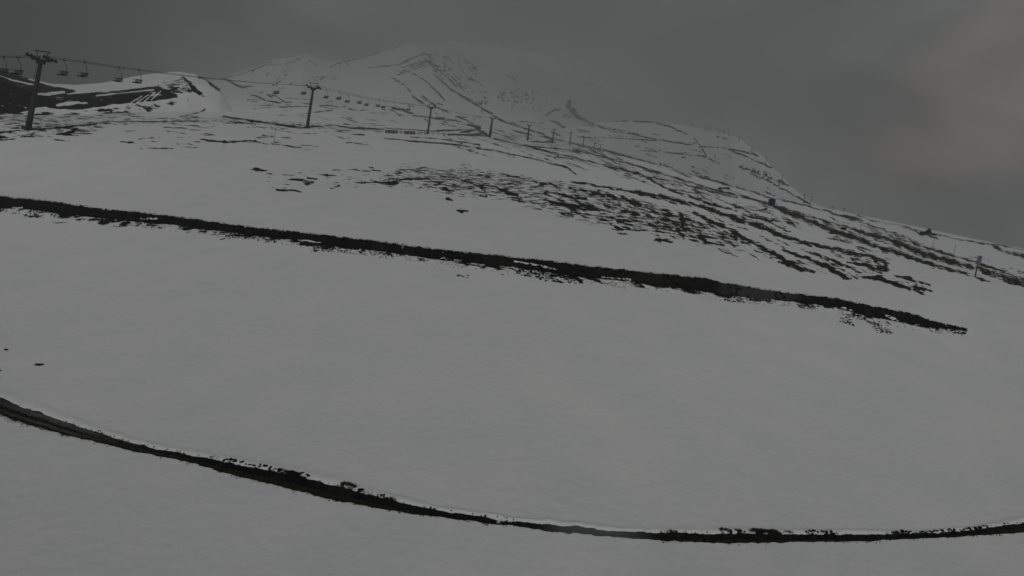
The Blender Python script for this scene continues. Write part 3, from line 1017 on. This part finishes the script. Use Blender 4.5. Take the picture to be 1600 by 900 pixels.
def tufts(name, X, Y, h, mat, blades=6):
    n = len(X)
    Z = z_main(X, Y)
    k = n * blades
    bx = np.repeat(X, blades) + rng.normal(0, .05, k); by = np.repeat(Y, blades) + rng.normal(0, .05, k)
    bz = np.repeat(Z, blades) - .02; hh = np.repeat(h, blades) * rng.uniform(.5, 1.2, k)
    th = rng.uniform(0, 6.28, k); w = rng.uniform(.008, .022, k)
    lx = rng.normal(0, .5, k) * hh; ly = rng.normal(0, .5, k) * hh
    p0 = np.stack([bx - np.cos(th) * w, by - np.sin(th) * w, bz], -1)
    p1 = np.stack([bx + np.cos(th) * w, by + np.sin(th) * w, bz], -1)
    p2 = np.stack([bx + lx, by + ly, bz + hh], -1)
    V = np.stack([p0, p1, p2], 1).reshape(-1, 3)
    return tri_mesh(name, V, np.arange(3 * k).reshape(-1, 3), mat)


def bank_points(n, lo, hi, a0=-.95, a1=None):
    a = rng.uniform(a0, _aend - .01 if a1 is None else a1, n)
    Y = at_bear(YB_G, a) + rng.uniform(lo, hi, n)
    Y = at_bear(YB_G, a) + (Y - at_bear(YB_G, a))
    return a * Y, Y


X1, Y1 = bank_points(4200, -.14, BW + .02)
k = vnoise2(X1 * .5, Y1 * .5, 51, 3) > -.14
X1, Y1 = X1[k], Y1[k]
o = clods('earth_clods', X1, Y1, rng.uniform(.03, .13, len(X1)) ** 1.0, M['earth'])
tag(o, 'crumbling black earth clods along the long dark bank across the slope', 'earth', kind='stuff')
X2, Y2 = bank_points(9000, -3.4, -.2)
dn = vnoise2(X2 * .35, Y2 * .35, 52, 4) + .28 * np.exp(-((at_bear(YB_G, X2 / Y2) - Y2) / 1.2)) * 1.0
k = dn > .22
X2, Y2 = X2[k], Y2[k]
o = clods('scattered_clods', X2, Y2, rng.uniform(.025, .10, len(X2)), M['earth'], .5)
tag(o, 'small earth crumbs scattered on the snow below the dark bank', 'earth', kind='stuff')
X3, Y3 = bank_points(1500, BW - .08, BW + .2)
X4, Y4 = bank_points(900, -1.6, .1)
o = tufts('bank_grass', np.concatenate([X3, X4]), np.concatenate([Y3, Y4]), rng.uniform(.05, .17, len(X3) + len(X4)), M['grass'])
tag(o, 'short dead grass sticking out along the edge of the dark bank', 'grass', kind='stuff')


def track_points(n, lo, hi, spans):
    out = []
    for u0, u1 in spans:
        m = int(n * (u1 - u0) / sum(b - a for a, b in spans))
        aa0, aa1 = ab(u0, 700 if u0 < 700 else 830)[0], ab(u1, 700 if u1 < 700 else 830)[0]
        a = rng.uniform(aa0, aa1, m)
        y0, y1 = at_bear(YTB_G, a), at_bear(YTT_G, a)
        Y = y0 + (y1 - y0) * rng.uniform(lo, hi, m)
        out.append((a * Y, Y))
    return np.concatenate([p[0] for p in out]), np.concatenate([p[1] for p in out])


X5, Y5 = track_points(900, .75, 1.2, [(270, 610), (1100, 1345), (1400, 1600)])
k = vnoise2(X5 * 1.1, Y5 * 1.1, 53, 3) > .0
o = clods('track_clods', X5[k], Y5[k], rng.uniform(.015, .06, k.sum()), M['earth'], .7)
tag(o, 'black mud crumbs heaped along the uphill edge of the rutted track', 'earth', kind='stuff')
X6, Y6 = track_points(2600, -.25, 1.1, [(-150, 830), (1030, 1750)])
o = clods('track_gravel', X6, Y6, rng.uniform(.012, .035, len(X6)), M['earth'], .6)
tag(o, 'fine dark gravel in the ruts of the curved track', 'gravel', kind='stuff')
X7, Y7 = track_points(700, -.3, .1, [(-150, 830), (1030, 1600)])
o = tufts('track_grass', X7, Y7, rng.uniform(.03, .09, len(X7)), M['grass'], 5)
tag(o, 'olive dead grass along the downhill edge of the curved track', 'grass', kind='stuff')
# clods in the scattered bare patches further up
us = rng.uniform(560, 1200, 1500); vv_ = rng.uniform(262, 400, 1500)
Fp = bare_field(us, vv_)
sel = rng.random(1500) < (Fp - .3) * 1.3
P = np.array([seen(u, v)[:2] for u, v in zip(us[sel], vv_[sel])])
o = tufts('hillside_grass', P[:, 0], P[:, 1], rng.uniform(.08, .22, len(P)), M['grass'], 9)
tag(o, 'dead grass poking through the thin snow on the patchy hillside', 'grass', kind='stuff')

# ------------------------------------------------------------------ chairlift
LX, LM = -81.4, .2                       # the lift line in plan: X = LX + LM * Y
ldir = Vector((LM, 1, 0)).normalized()
lcross = Vector((ldir.y, -ldir.x, 0))
LRZ = -math.atan(LM)
PYL = [(83.0, 9.2, 4.5), (148.5, 9.5, 2.2), (226, 9.4, 1.4), (309, 9.3, 2.0), (399, 9.6, 0), (493, 10.6, .8), (591, 11.6, 0), (696, 11, 0), (818, 9.8, 0), (909, 9.8, 0)]
PYL_LABEL = [
    'tall tapered steel chairlift pylon nearest the left edge of the photo',
    'dark tubular chairlift pylon in front of the mountain, second nearest',
    'third chairlift pylon from the left, on a dark footing beside the snow fence',
    'fourth chairlift pylon from the left, beside the dark triangular earth heap',
    'fifth chairlift pylon from the left, standing on bare ground streaks',
    'sixth chairlift pylon from the left on the far slope',
    'seventh chairlift pylon from the left on the far slope',
    'eighth chairlift pylon from the left, small against the far slope',
    'ninth chairlift pylon from the left, tiny near the slope crest',
    'last and smallest chairlift pylon, farthest up the line',
]


def make_pylon(H, fat=1.0):
    p = empty('lift_pylon', (0, 0, 0))
    MB().tube([(0, 0, -.6), (0, 0, .25), (0, 0, .26), (0, 0, H * .5), (0, 0, H - .25)], [.62, .55, .36 * fat, .29 * fat, .22 * fat], 14).build('mast', M['steel'], p, True)
    MB().box((0, 0, -.1), (1.0, 1.0, .6)).build('footing', M['dark_steel'], p)
    MB().box((0, 0, H - .12), (2.9, .26, .24)).box((0, 0, H - .42), (1.3, .22, .4)).build('crossarm', M['dark_steel'], p)
    for sx in (-1, 1):
        sh = MB().box((sx * 1.35, 0, H + .06), (.12, 2.0, .16)).build('sheave_train', M['dark_steel'], p)
        for y in (-.8, -.27, .27, .8):
            MB().tube([(sx * 1.35 - .05, y, H + .2), (sx * 1.35 + .05, y, H + .2)], .2, 10).build('sheave', M['dark_steel'], sh)
        MB().tube([(sx * .55, 0, H), (sx * .95, 0, H + .95)], .055, 6).build('frame_post', M['steel'], p)
    MB().box((0, 0, H + 1.0), (2.5, .1, .12)).build('lifting_beam', M['steel'], p)
    lad = MB()
    for sx in (-.16, .16):
        lad.tube([(sx, -.5, .8), (sx, -.34, H - .4)], .02, 5)
    for i in range(int(H / .35) - 3):
        t = i / (H / .35)
        lad.tube([(-.16, -.5 + .16 * t, .9 + .35 * i), (.16, -.5 + .16 * t, .9 + .35 * i)], .014, 4)
    lad.build('ladder', M['steel'], p)
    return p


arms = []
for i, (Y, H, lean) in enumerate(PYL):
    X = LX + LM * Y
    z = ground(X, Y)
    p = make_pylon(H, 1.0 if i < 3 else 1.8)
    p.location = (X, Y, z)
    p.rotation_euler = (0, R(lean), LRZ)
    tag(p, PYL_LABEL[i], 'pylon', 'chairlift pylons')
    top = Matrix.Rotation(LRZ, 3, 'Z') @ (Matrix.Rotation(R(lean), 3, 'Y') @ Vector((0, 0, H + .4)))
    arms.append(Vector((X, Y, z)) + top)
    print('pylon', i, [round(c) for c in pix(X, Y, z)], [round(c) for c in pix(*arms[-1])])

# the rope comes down from a pylon beyond the left edge and runs over every pylon
start = Vector((LX + LM * 20, 20, 7.5))
nodes = [start] + arms


def rope_pt(side, i, t):
    A, B = nodes[i], nodes[i + 1]
    sag = .010 * (B - A).length
    return A.lerp(B, t) + lcross * side * 1.35 - Vector((0, 0, 4 * sag * t * (1 - t)))


for side, lab in ((-1, 'left hand haul rope of the chairlift, strung over all pylons'), (1, 'right hand haul rope of the chairlift, strung over all pylons')):
    pts = []
    for i in range(len(nodes) - 1):
        pts += [rope_pt(side, i, t / 16) for t in range(16)]
    pts.append(nodes[-1] + lcross * side * 1.35)
    o = MB().tube(pts, .032, 6).build('haul_rope', M['rope'], None, True)
    tag(o, lab, 'cable', 'haul ropes')


def make_chair():
    c = empty('lift_chair', (0, 0, 0))
    MB().box((0, 0, 0), (.10, .34, .14)).build('grip', M['dark_steel'], c)
    MB().tube([(0, 0, 0), (.06, 0, -.28), (.38, 0, -.62), (.60, 0, -.95), (.64, 0, -1.55), (.60, 0, -1.95), (.45, 0, -2.08), (-.1, 0, -2.1)], .035, 7).build('hanger', M['chair'], c, True)
    s = MB().box((0, -.02, -2.02), (1.15, .50, .10)).build('seat', M['seat'], c)
    MB().box((0, -.24, -2.06), (1.15, .06, .16)).build('seat_edge', M['chair'], s)
    rot = Matrix.Rotation(R(-12), 3, 'X')
    b = MB()
    for k in range(3):
        b.box((0, .27 + .03 * k, -1.80 + .15 * k), (1.12, .03, .10), rot)
    b.build('backrest', M['seat'], c)
    fr = MB()
    for sx in (-1, 1):
        fr.tube([(sx * .58, -.22, -2.0), (sx * .58, .26, -2.02), (sx * .58, .36, -1.42)], .028, 6)
    fr.tube([(-.58, .36, -1.42), (.58, .36, -1.42)], .028, 6)
    fr.build('frame', M['chair'], c, True)
    MB().tube([(-.56, .30, -1.62), (-.56, -.30, -1.58), (.56, -.30, -1.58), (.56, .30, -1.62)], .02, 6).build('safety_bar', M['chair'], c, True)
    return c


def copy_tree(o, parent=None):
    n = o.copy()
    COL.objects.link(n)
    n.parent = parent
    for ch in list(o.children):
        copy_tree(ch, n)
    return n


proto = make_chair()
first = [True]


def place_chair(side, Y, label, mat=None):
    i = max(j for j in range(len(nodes) - 1) if nodes[j].y <= Y)
    t = (Y - nodes[i].y) / (nodes[i + 1].y - nodes[i].y)
    p = rope_pt(side, i, t)
    o = proto if first[0] else copy_tree(proto)
    first[0] = False
    o.location = p
    o.rotation_euler = (0, R(random.uniform(-2, 4)), LRZ + (math.pi if side < 0 and False else 0) + R(random.uniform(-3, 3)))
    tag(o, label, 'chairlift chair', 'chairs on the chairlift')


ORD = ['first', 'second', 'third', 'fourth', 'fifth', 'sixth', 'seventh', 'eighth', 'ninth', 'tenth', 'eleventh', 'twelfth']
CY_L = [79.2, 87.2, 96.2, 136.0, 146.5, 156.5, 167.5, 178.5, 189.5]
CY_R = [78.8, 87.8, 97.0, 157.8, 168.8, 180.0, 191.0, 202.0]
WH = ['by the left photo edge', 'just right of the tall left pylon', 'above the snowy mound', 'in the open before the second pylon', 'just left of the second pylon', 'just right of the second pylon']
for j, Y in enumerate(CY_L):
    place_chair(-1, Y, 'empty chair on the left rope ' + (WH[j] if j < 6 else ORD[j - 5] + ' right of the second pylon'))
for j, Y in enumerate(CY_R):
    place_chair(1, Y, 'empty chair on the right rope ' + (WH[j] if j < 3 else ('just right of the second pylon' if j == 3 else ORD[j - 3] + ' right of the second pylon')))

# ------------------------------------------------------------------ small lift poles on the far ridge
RIDGE = [(1080, 200, 6), (1105, 204, 7), (1111, 205, 6), (1124.5, 209, 7), (1131.5, 210, 7), (1138, 213, 8), (1154, 221, 9), (1174, 238, 7), (1178, 240, 7), (1196, 255, 9), (1222, 283, 9), (1217, 289, 8),
         (1257, 311, 8), (1268, 314, 8), (1301, 329, 6), (1318, 333, 7), (1160, 267, 8), (1117, 248, 7)]
RL = ['leftmost', 'second', 'third', 'fourth', 'fifth', 'sixth', 'seventh', 'eighth', 'ninth', 'tenth']
for j, (u, v, hp) in enumerate(RIDGE):
    X, Y, Z = on_sheet(hill_g, u, v)
    H = hp * Y / 1000
    p = empty('drag_lift_pole', (X, Y, Z - .1), LRZ)
    MB().tube([(0, 0, -.5), (0, 0, H)], [.27, .22], 8).build('mast', M['dark_steel'], p)
    MB().box((0, 0, H), (2.2, .3, .32)).build('crossarm', M['dark_steel'], p)
    for sx in (-1, 1):
        MB().tube([(sx * .9, -.4, H - .18), (sx * .9, .4, H - .18)], .12, 6).build('sheave', M['dark_steel'], p)
    if j < 10:
        lab = '%s small T shaped lift pole from the left on the far ridge' % RL[j]
    else:
        lab = {10: 'small lift pole at the steep end of the ridge skyline', 11: 'lift pole just below the ridge skyline at its steep end', 12: 'left one of two lift poles where ridge meets slope',
               13: 'right one of two lift poles where ridge meets slope', 14: 'thin lift pole left of the dark skyline rocks', 15: 'thin lift pole on the dark skyline rocks',
               16: 'lone lift pole on the ridge flank below the skyline', 17: 'faint lone lift pole at the middle of the ridge flank'}[j]
    tag(p, lab, 'lift pole', 'drag lift poles on the ridge')

# ------------------------------------------------------------------ blue cabin, sign, marker canes, snow fence
X, Y, Z = seen(1205, 322.5)
sc_ = Y / 1000
Wc, Hc = 8.2 * sc_, 11.5 * sc_
cab = empty('cabin', (X, Y, Z), R(14))
cab.rotation_euler = (0, R(2), R(14))
MB().box((0, 0, Hc * .46), (Wc * .9, Wc * .9, Hc * .92)).build('wall', M['blue'], cab)
rf = MB()
rf.box((0, 0, Hc * .94), (Wc, Wc, Hc * .06)).box((0, 0, Hc * .985), (Wc * .8, Wc * .8, Hc * .04))
rf.build('roof', M['blue'], cab)
dr = MB().box((0, -Wc * .46, Hc * .46), (Wc * .62, .06, Hc * .80)).build('door', M['blue'], cab)
MB().box((Wc * .2, -Wc * .48 - .03, Hc * .45), (.08, .06, .22)).build('handle', M['dark_steel'], dr)
MB().box((0, 0, .02), (Wc * 1.05, Wc * 1.05, .35)).build('base', M['dark_steel'], cab)
tag(cab, 'small dark blue upright cabin on the hillside road', 'cabin')

X, Y, Z = seen(1523.4, 433)
sc_ = Y / 1000
sg = empty('marker_sign', (X, Y, Z - .05))
sg.rotation_euler = (0, R(4.5), 0)
MB().tube([(0, 0, -.3), (0, 0, 31 * sc_)], .9 * sc_, 8).build('post', M['dark_steel'], sg)
w0, w1 = 1.4 * sc_, 3.3 * sc_
pn = MB()
h0, h1 = 19 * sc_, 34.5 * sc_
th = .05
pn.v = [(-w0, -.12, h0), (w0, -.12, h0), (w1, -.12, h0 + 5 * sc_), (w1, -.12, h1), (-w1, -.12, h1), (-w1, -.12, h0 + 5 * sc_)]
pn.v += [(x, y - th, z) for x, y, z in pn.v]
pn.f = [(0, 1, 2, 3, 4, 5), (11, 10, 9, 8, 7, 6)] + [(i, i + 6, (i + 1) % 6 + 6, (i + 1) % 6) for i in range(6)]
pn.build('panel', M['panel'], sg)
tag(sg, 'grey paddle shaped sign on a dark post beside the road at right', 'sign')

CANES = [(428, 222, 24, 'thin marker cane standing alone in the snow left of the second pylon base'), (1457, 392, 19, 'thin marker cane just below the boulders at right'),
         (1490, 402, 20, 'thin faint cane between the boulders and the grey sign'), (1342, 374, 24, 'thin marker cane beside the road near the dark roadside rock')]
for u, v, hp, lab in CANES:
    X, Y, Z = seen(u, v)
    H = hp * Y / 1000
    p = empty('marker_cane', (X, Y, Z))
    MB().tube([(0, 0, -.2), (.02, 0, H * .5), (.06, 0, H)], [.028, .024, .02], 6).build('cane', M['wood'], p)
    MB().tube([(.053, 0, H * .86), (.06, 0, H * .97)], .036, 6).build('band', M['chair'], p)
    tag(p, lab, 'marker pole', 'marker canes')

fence = empty('snow_fence', seen(602, 208))
f0, f1, f2 = Vector(seen(602, 208)), Vector(seen(668, 211)), Vector(seen(728, 214))
fpath = [f0.lerp(f1, t / 12) for t in range(12)] + [f1.lerp(f2, t / 8) for t in range(9)]
fpath = [Vector((p.x, p.y, ground(p.x, p.y))) for p in fpath]
fl = Vector(fence.location)
for k, p in enumerate(fpath):
    q = p - fl
    MB().box((q.x, q.y, q.z + .45), (.14, .14, 1.25)).build('post', M['wood'], fence)
    if k < len(fpath) - 1:
        r = fpath[k + 1] - fl
        for hz_ in ((.45, .85) if k < 12 else (.8,)):
            if rng.random() < .85:
                MB().tube([(q.x, q.y + .09, q.z + hz_), (r.x, r.y + .09, r.z + hz_)], .07, 4).build('rail', M['wood'], fence)
        if k < 3 or 5 <= k < 8:
            for t in np.linspace(.12, .88, 6):
                c = q.lerp(r, t)
                MB().box((c.x, c.y - .05, c.z + .5), (.13, .03, 1.0)).build('slat', M['wood'], fence)
tag(fence, 'low broken wooden snow fence left of the third pylon', 'fence')

# ------------------------------------------------------------------ rocks
def boulder(name, pos, size, seed, label, group=None, snow=True):
    b = empty(name, pos)
    r = MB().lump((0, 0, size[2] * .3), size, seed, .5, 9, 13).build('stone', M['rock'], b)
    if snow:
        MB().lump((size[0] * .1, size[1] * .1, size[2] * 1.02), (size[0] * .5, size[1] * .5, size[2] * .16), seed + 1, .3, 6, 10).build('snow_cap', M['snow_cap'], b, True)
    tag(b, label, 'rock', group)


X, Y, Z = seen(1450, 366)
q = Y / 1000
boulder('boulder', (X, Y, Z), (5.0 * q, 4 * q, 6.5 * q), 61, 'largest dark boulder standing on the right skyline', 'skyline boulders', False)
X, Y, Z = seen(1441, 366)
boulder('boulder', (X, Y, Z), (3.6 * q, 3 * q, 3.2 * q), 62, 'low dark boulder touching the left side of the largest skyline boulder', 'skyline boulders', False)
X, Y, Z = seen(1458, 368)
boulder('boulder', (X, Y, Z), (3.4 * q, 3 * q, 2.4 * q), 63, 'low dark boulder at the right foot of the largest skyline boulder', 'skyline boulders', False)
X, Y, Z = seen(1317, 359)
q = Y / 1000
boulder('boulder', (X, Y, Z), (4.6 * q, 4 * q, 3.0 * q), 64, 'dark rounded rock beside the hillside road', None, False)
for u, v, w_, lab in ((62, 570, 7, 'flat dark stone showing through the snow at lower left'), (10, 547, 3.4, 'small dark stone in the snow above the flat stone at lower left'),
                      (-1, 579, 4, 'dark stone cut off by the left photo edge above the track')):
    X, Y, Z = seen(u, v)
    q = Y / 1000
    o = MB().lump((0, 0, 0), (w_ * q, w_ * q * .8, w_ * q * .26), int(u) + 70, .4, 7, 11).build('stone', M['rock'])
    o.location = (X, Y, Z + .01)
    tag(o, lab, 'stone', 'stones in the foreground snow')
for j, (u, v, wx, wz, lab) in enumerate(((889, 165, 3.2, 7, 'narrow dark rock pinnacle at the top of the mountain crag'), (897, 176, 5.0, 5.5, 'broad dark rock in the middle of the mountain crag'),
                                         (904, 184, 4.5, 3.6, 'dark rock at the foot of the mountain crag'))):
    X, Y, Z = on_sheet(mtn_g, u, v)
    q = Y / 1000
    boulder('crag_rock', (X, Y, Z), (wx * q, wx * q, wz * q * .8), 90 + j, lab, 'crag rocks on the mountain', False)

# ------------------------------------------------------------------ haze
hb_ = MB().box((200, 2350, 868), (2100, 4900, 1740))
hz_m = bpy.data.materials.new('haze')
hz_m.use_nodes = True
hz_m.node_tree.nodes.clear()
ho = hz_m.node_tree.nodes.new('ShaderNodeOutputMaterial')
pv = hz_m.node_tree.nodes.new('ShaderNodeVolumePrincipled')
pv.inputs['Color'].default_value = (.82, .83, .84, 1)
pv.inputs['Density'].default_value = .00054
pv.inputs['Anisotropy'].default_value = 0.0
hz_m.node_tree.links.new(pv.outputs['Volume'], ho.inputs['Volume'])
hz = hb_.build('haze', hz_m)
tag(hz, 'thin grey mist filling the air over the mountain', 'mist', kind='stuff')
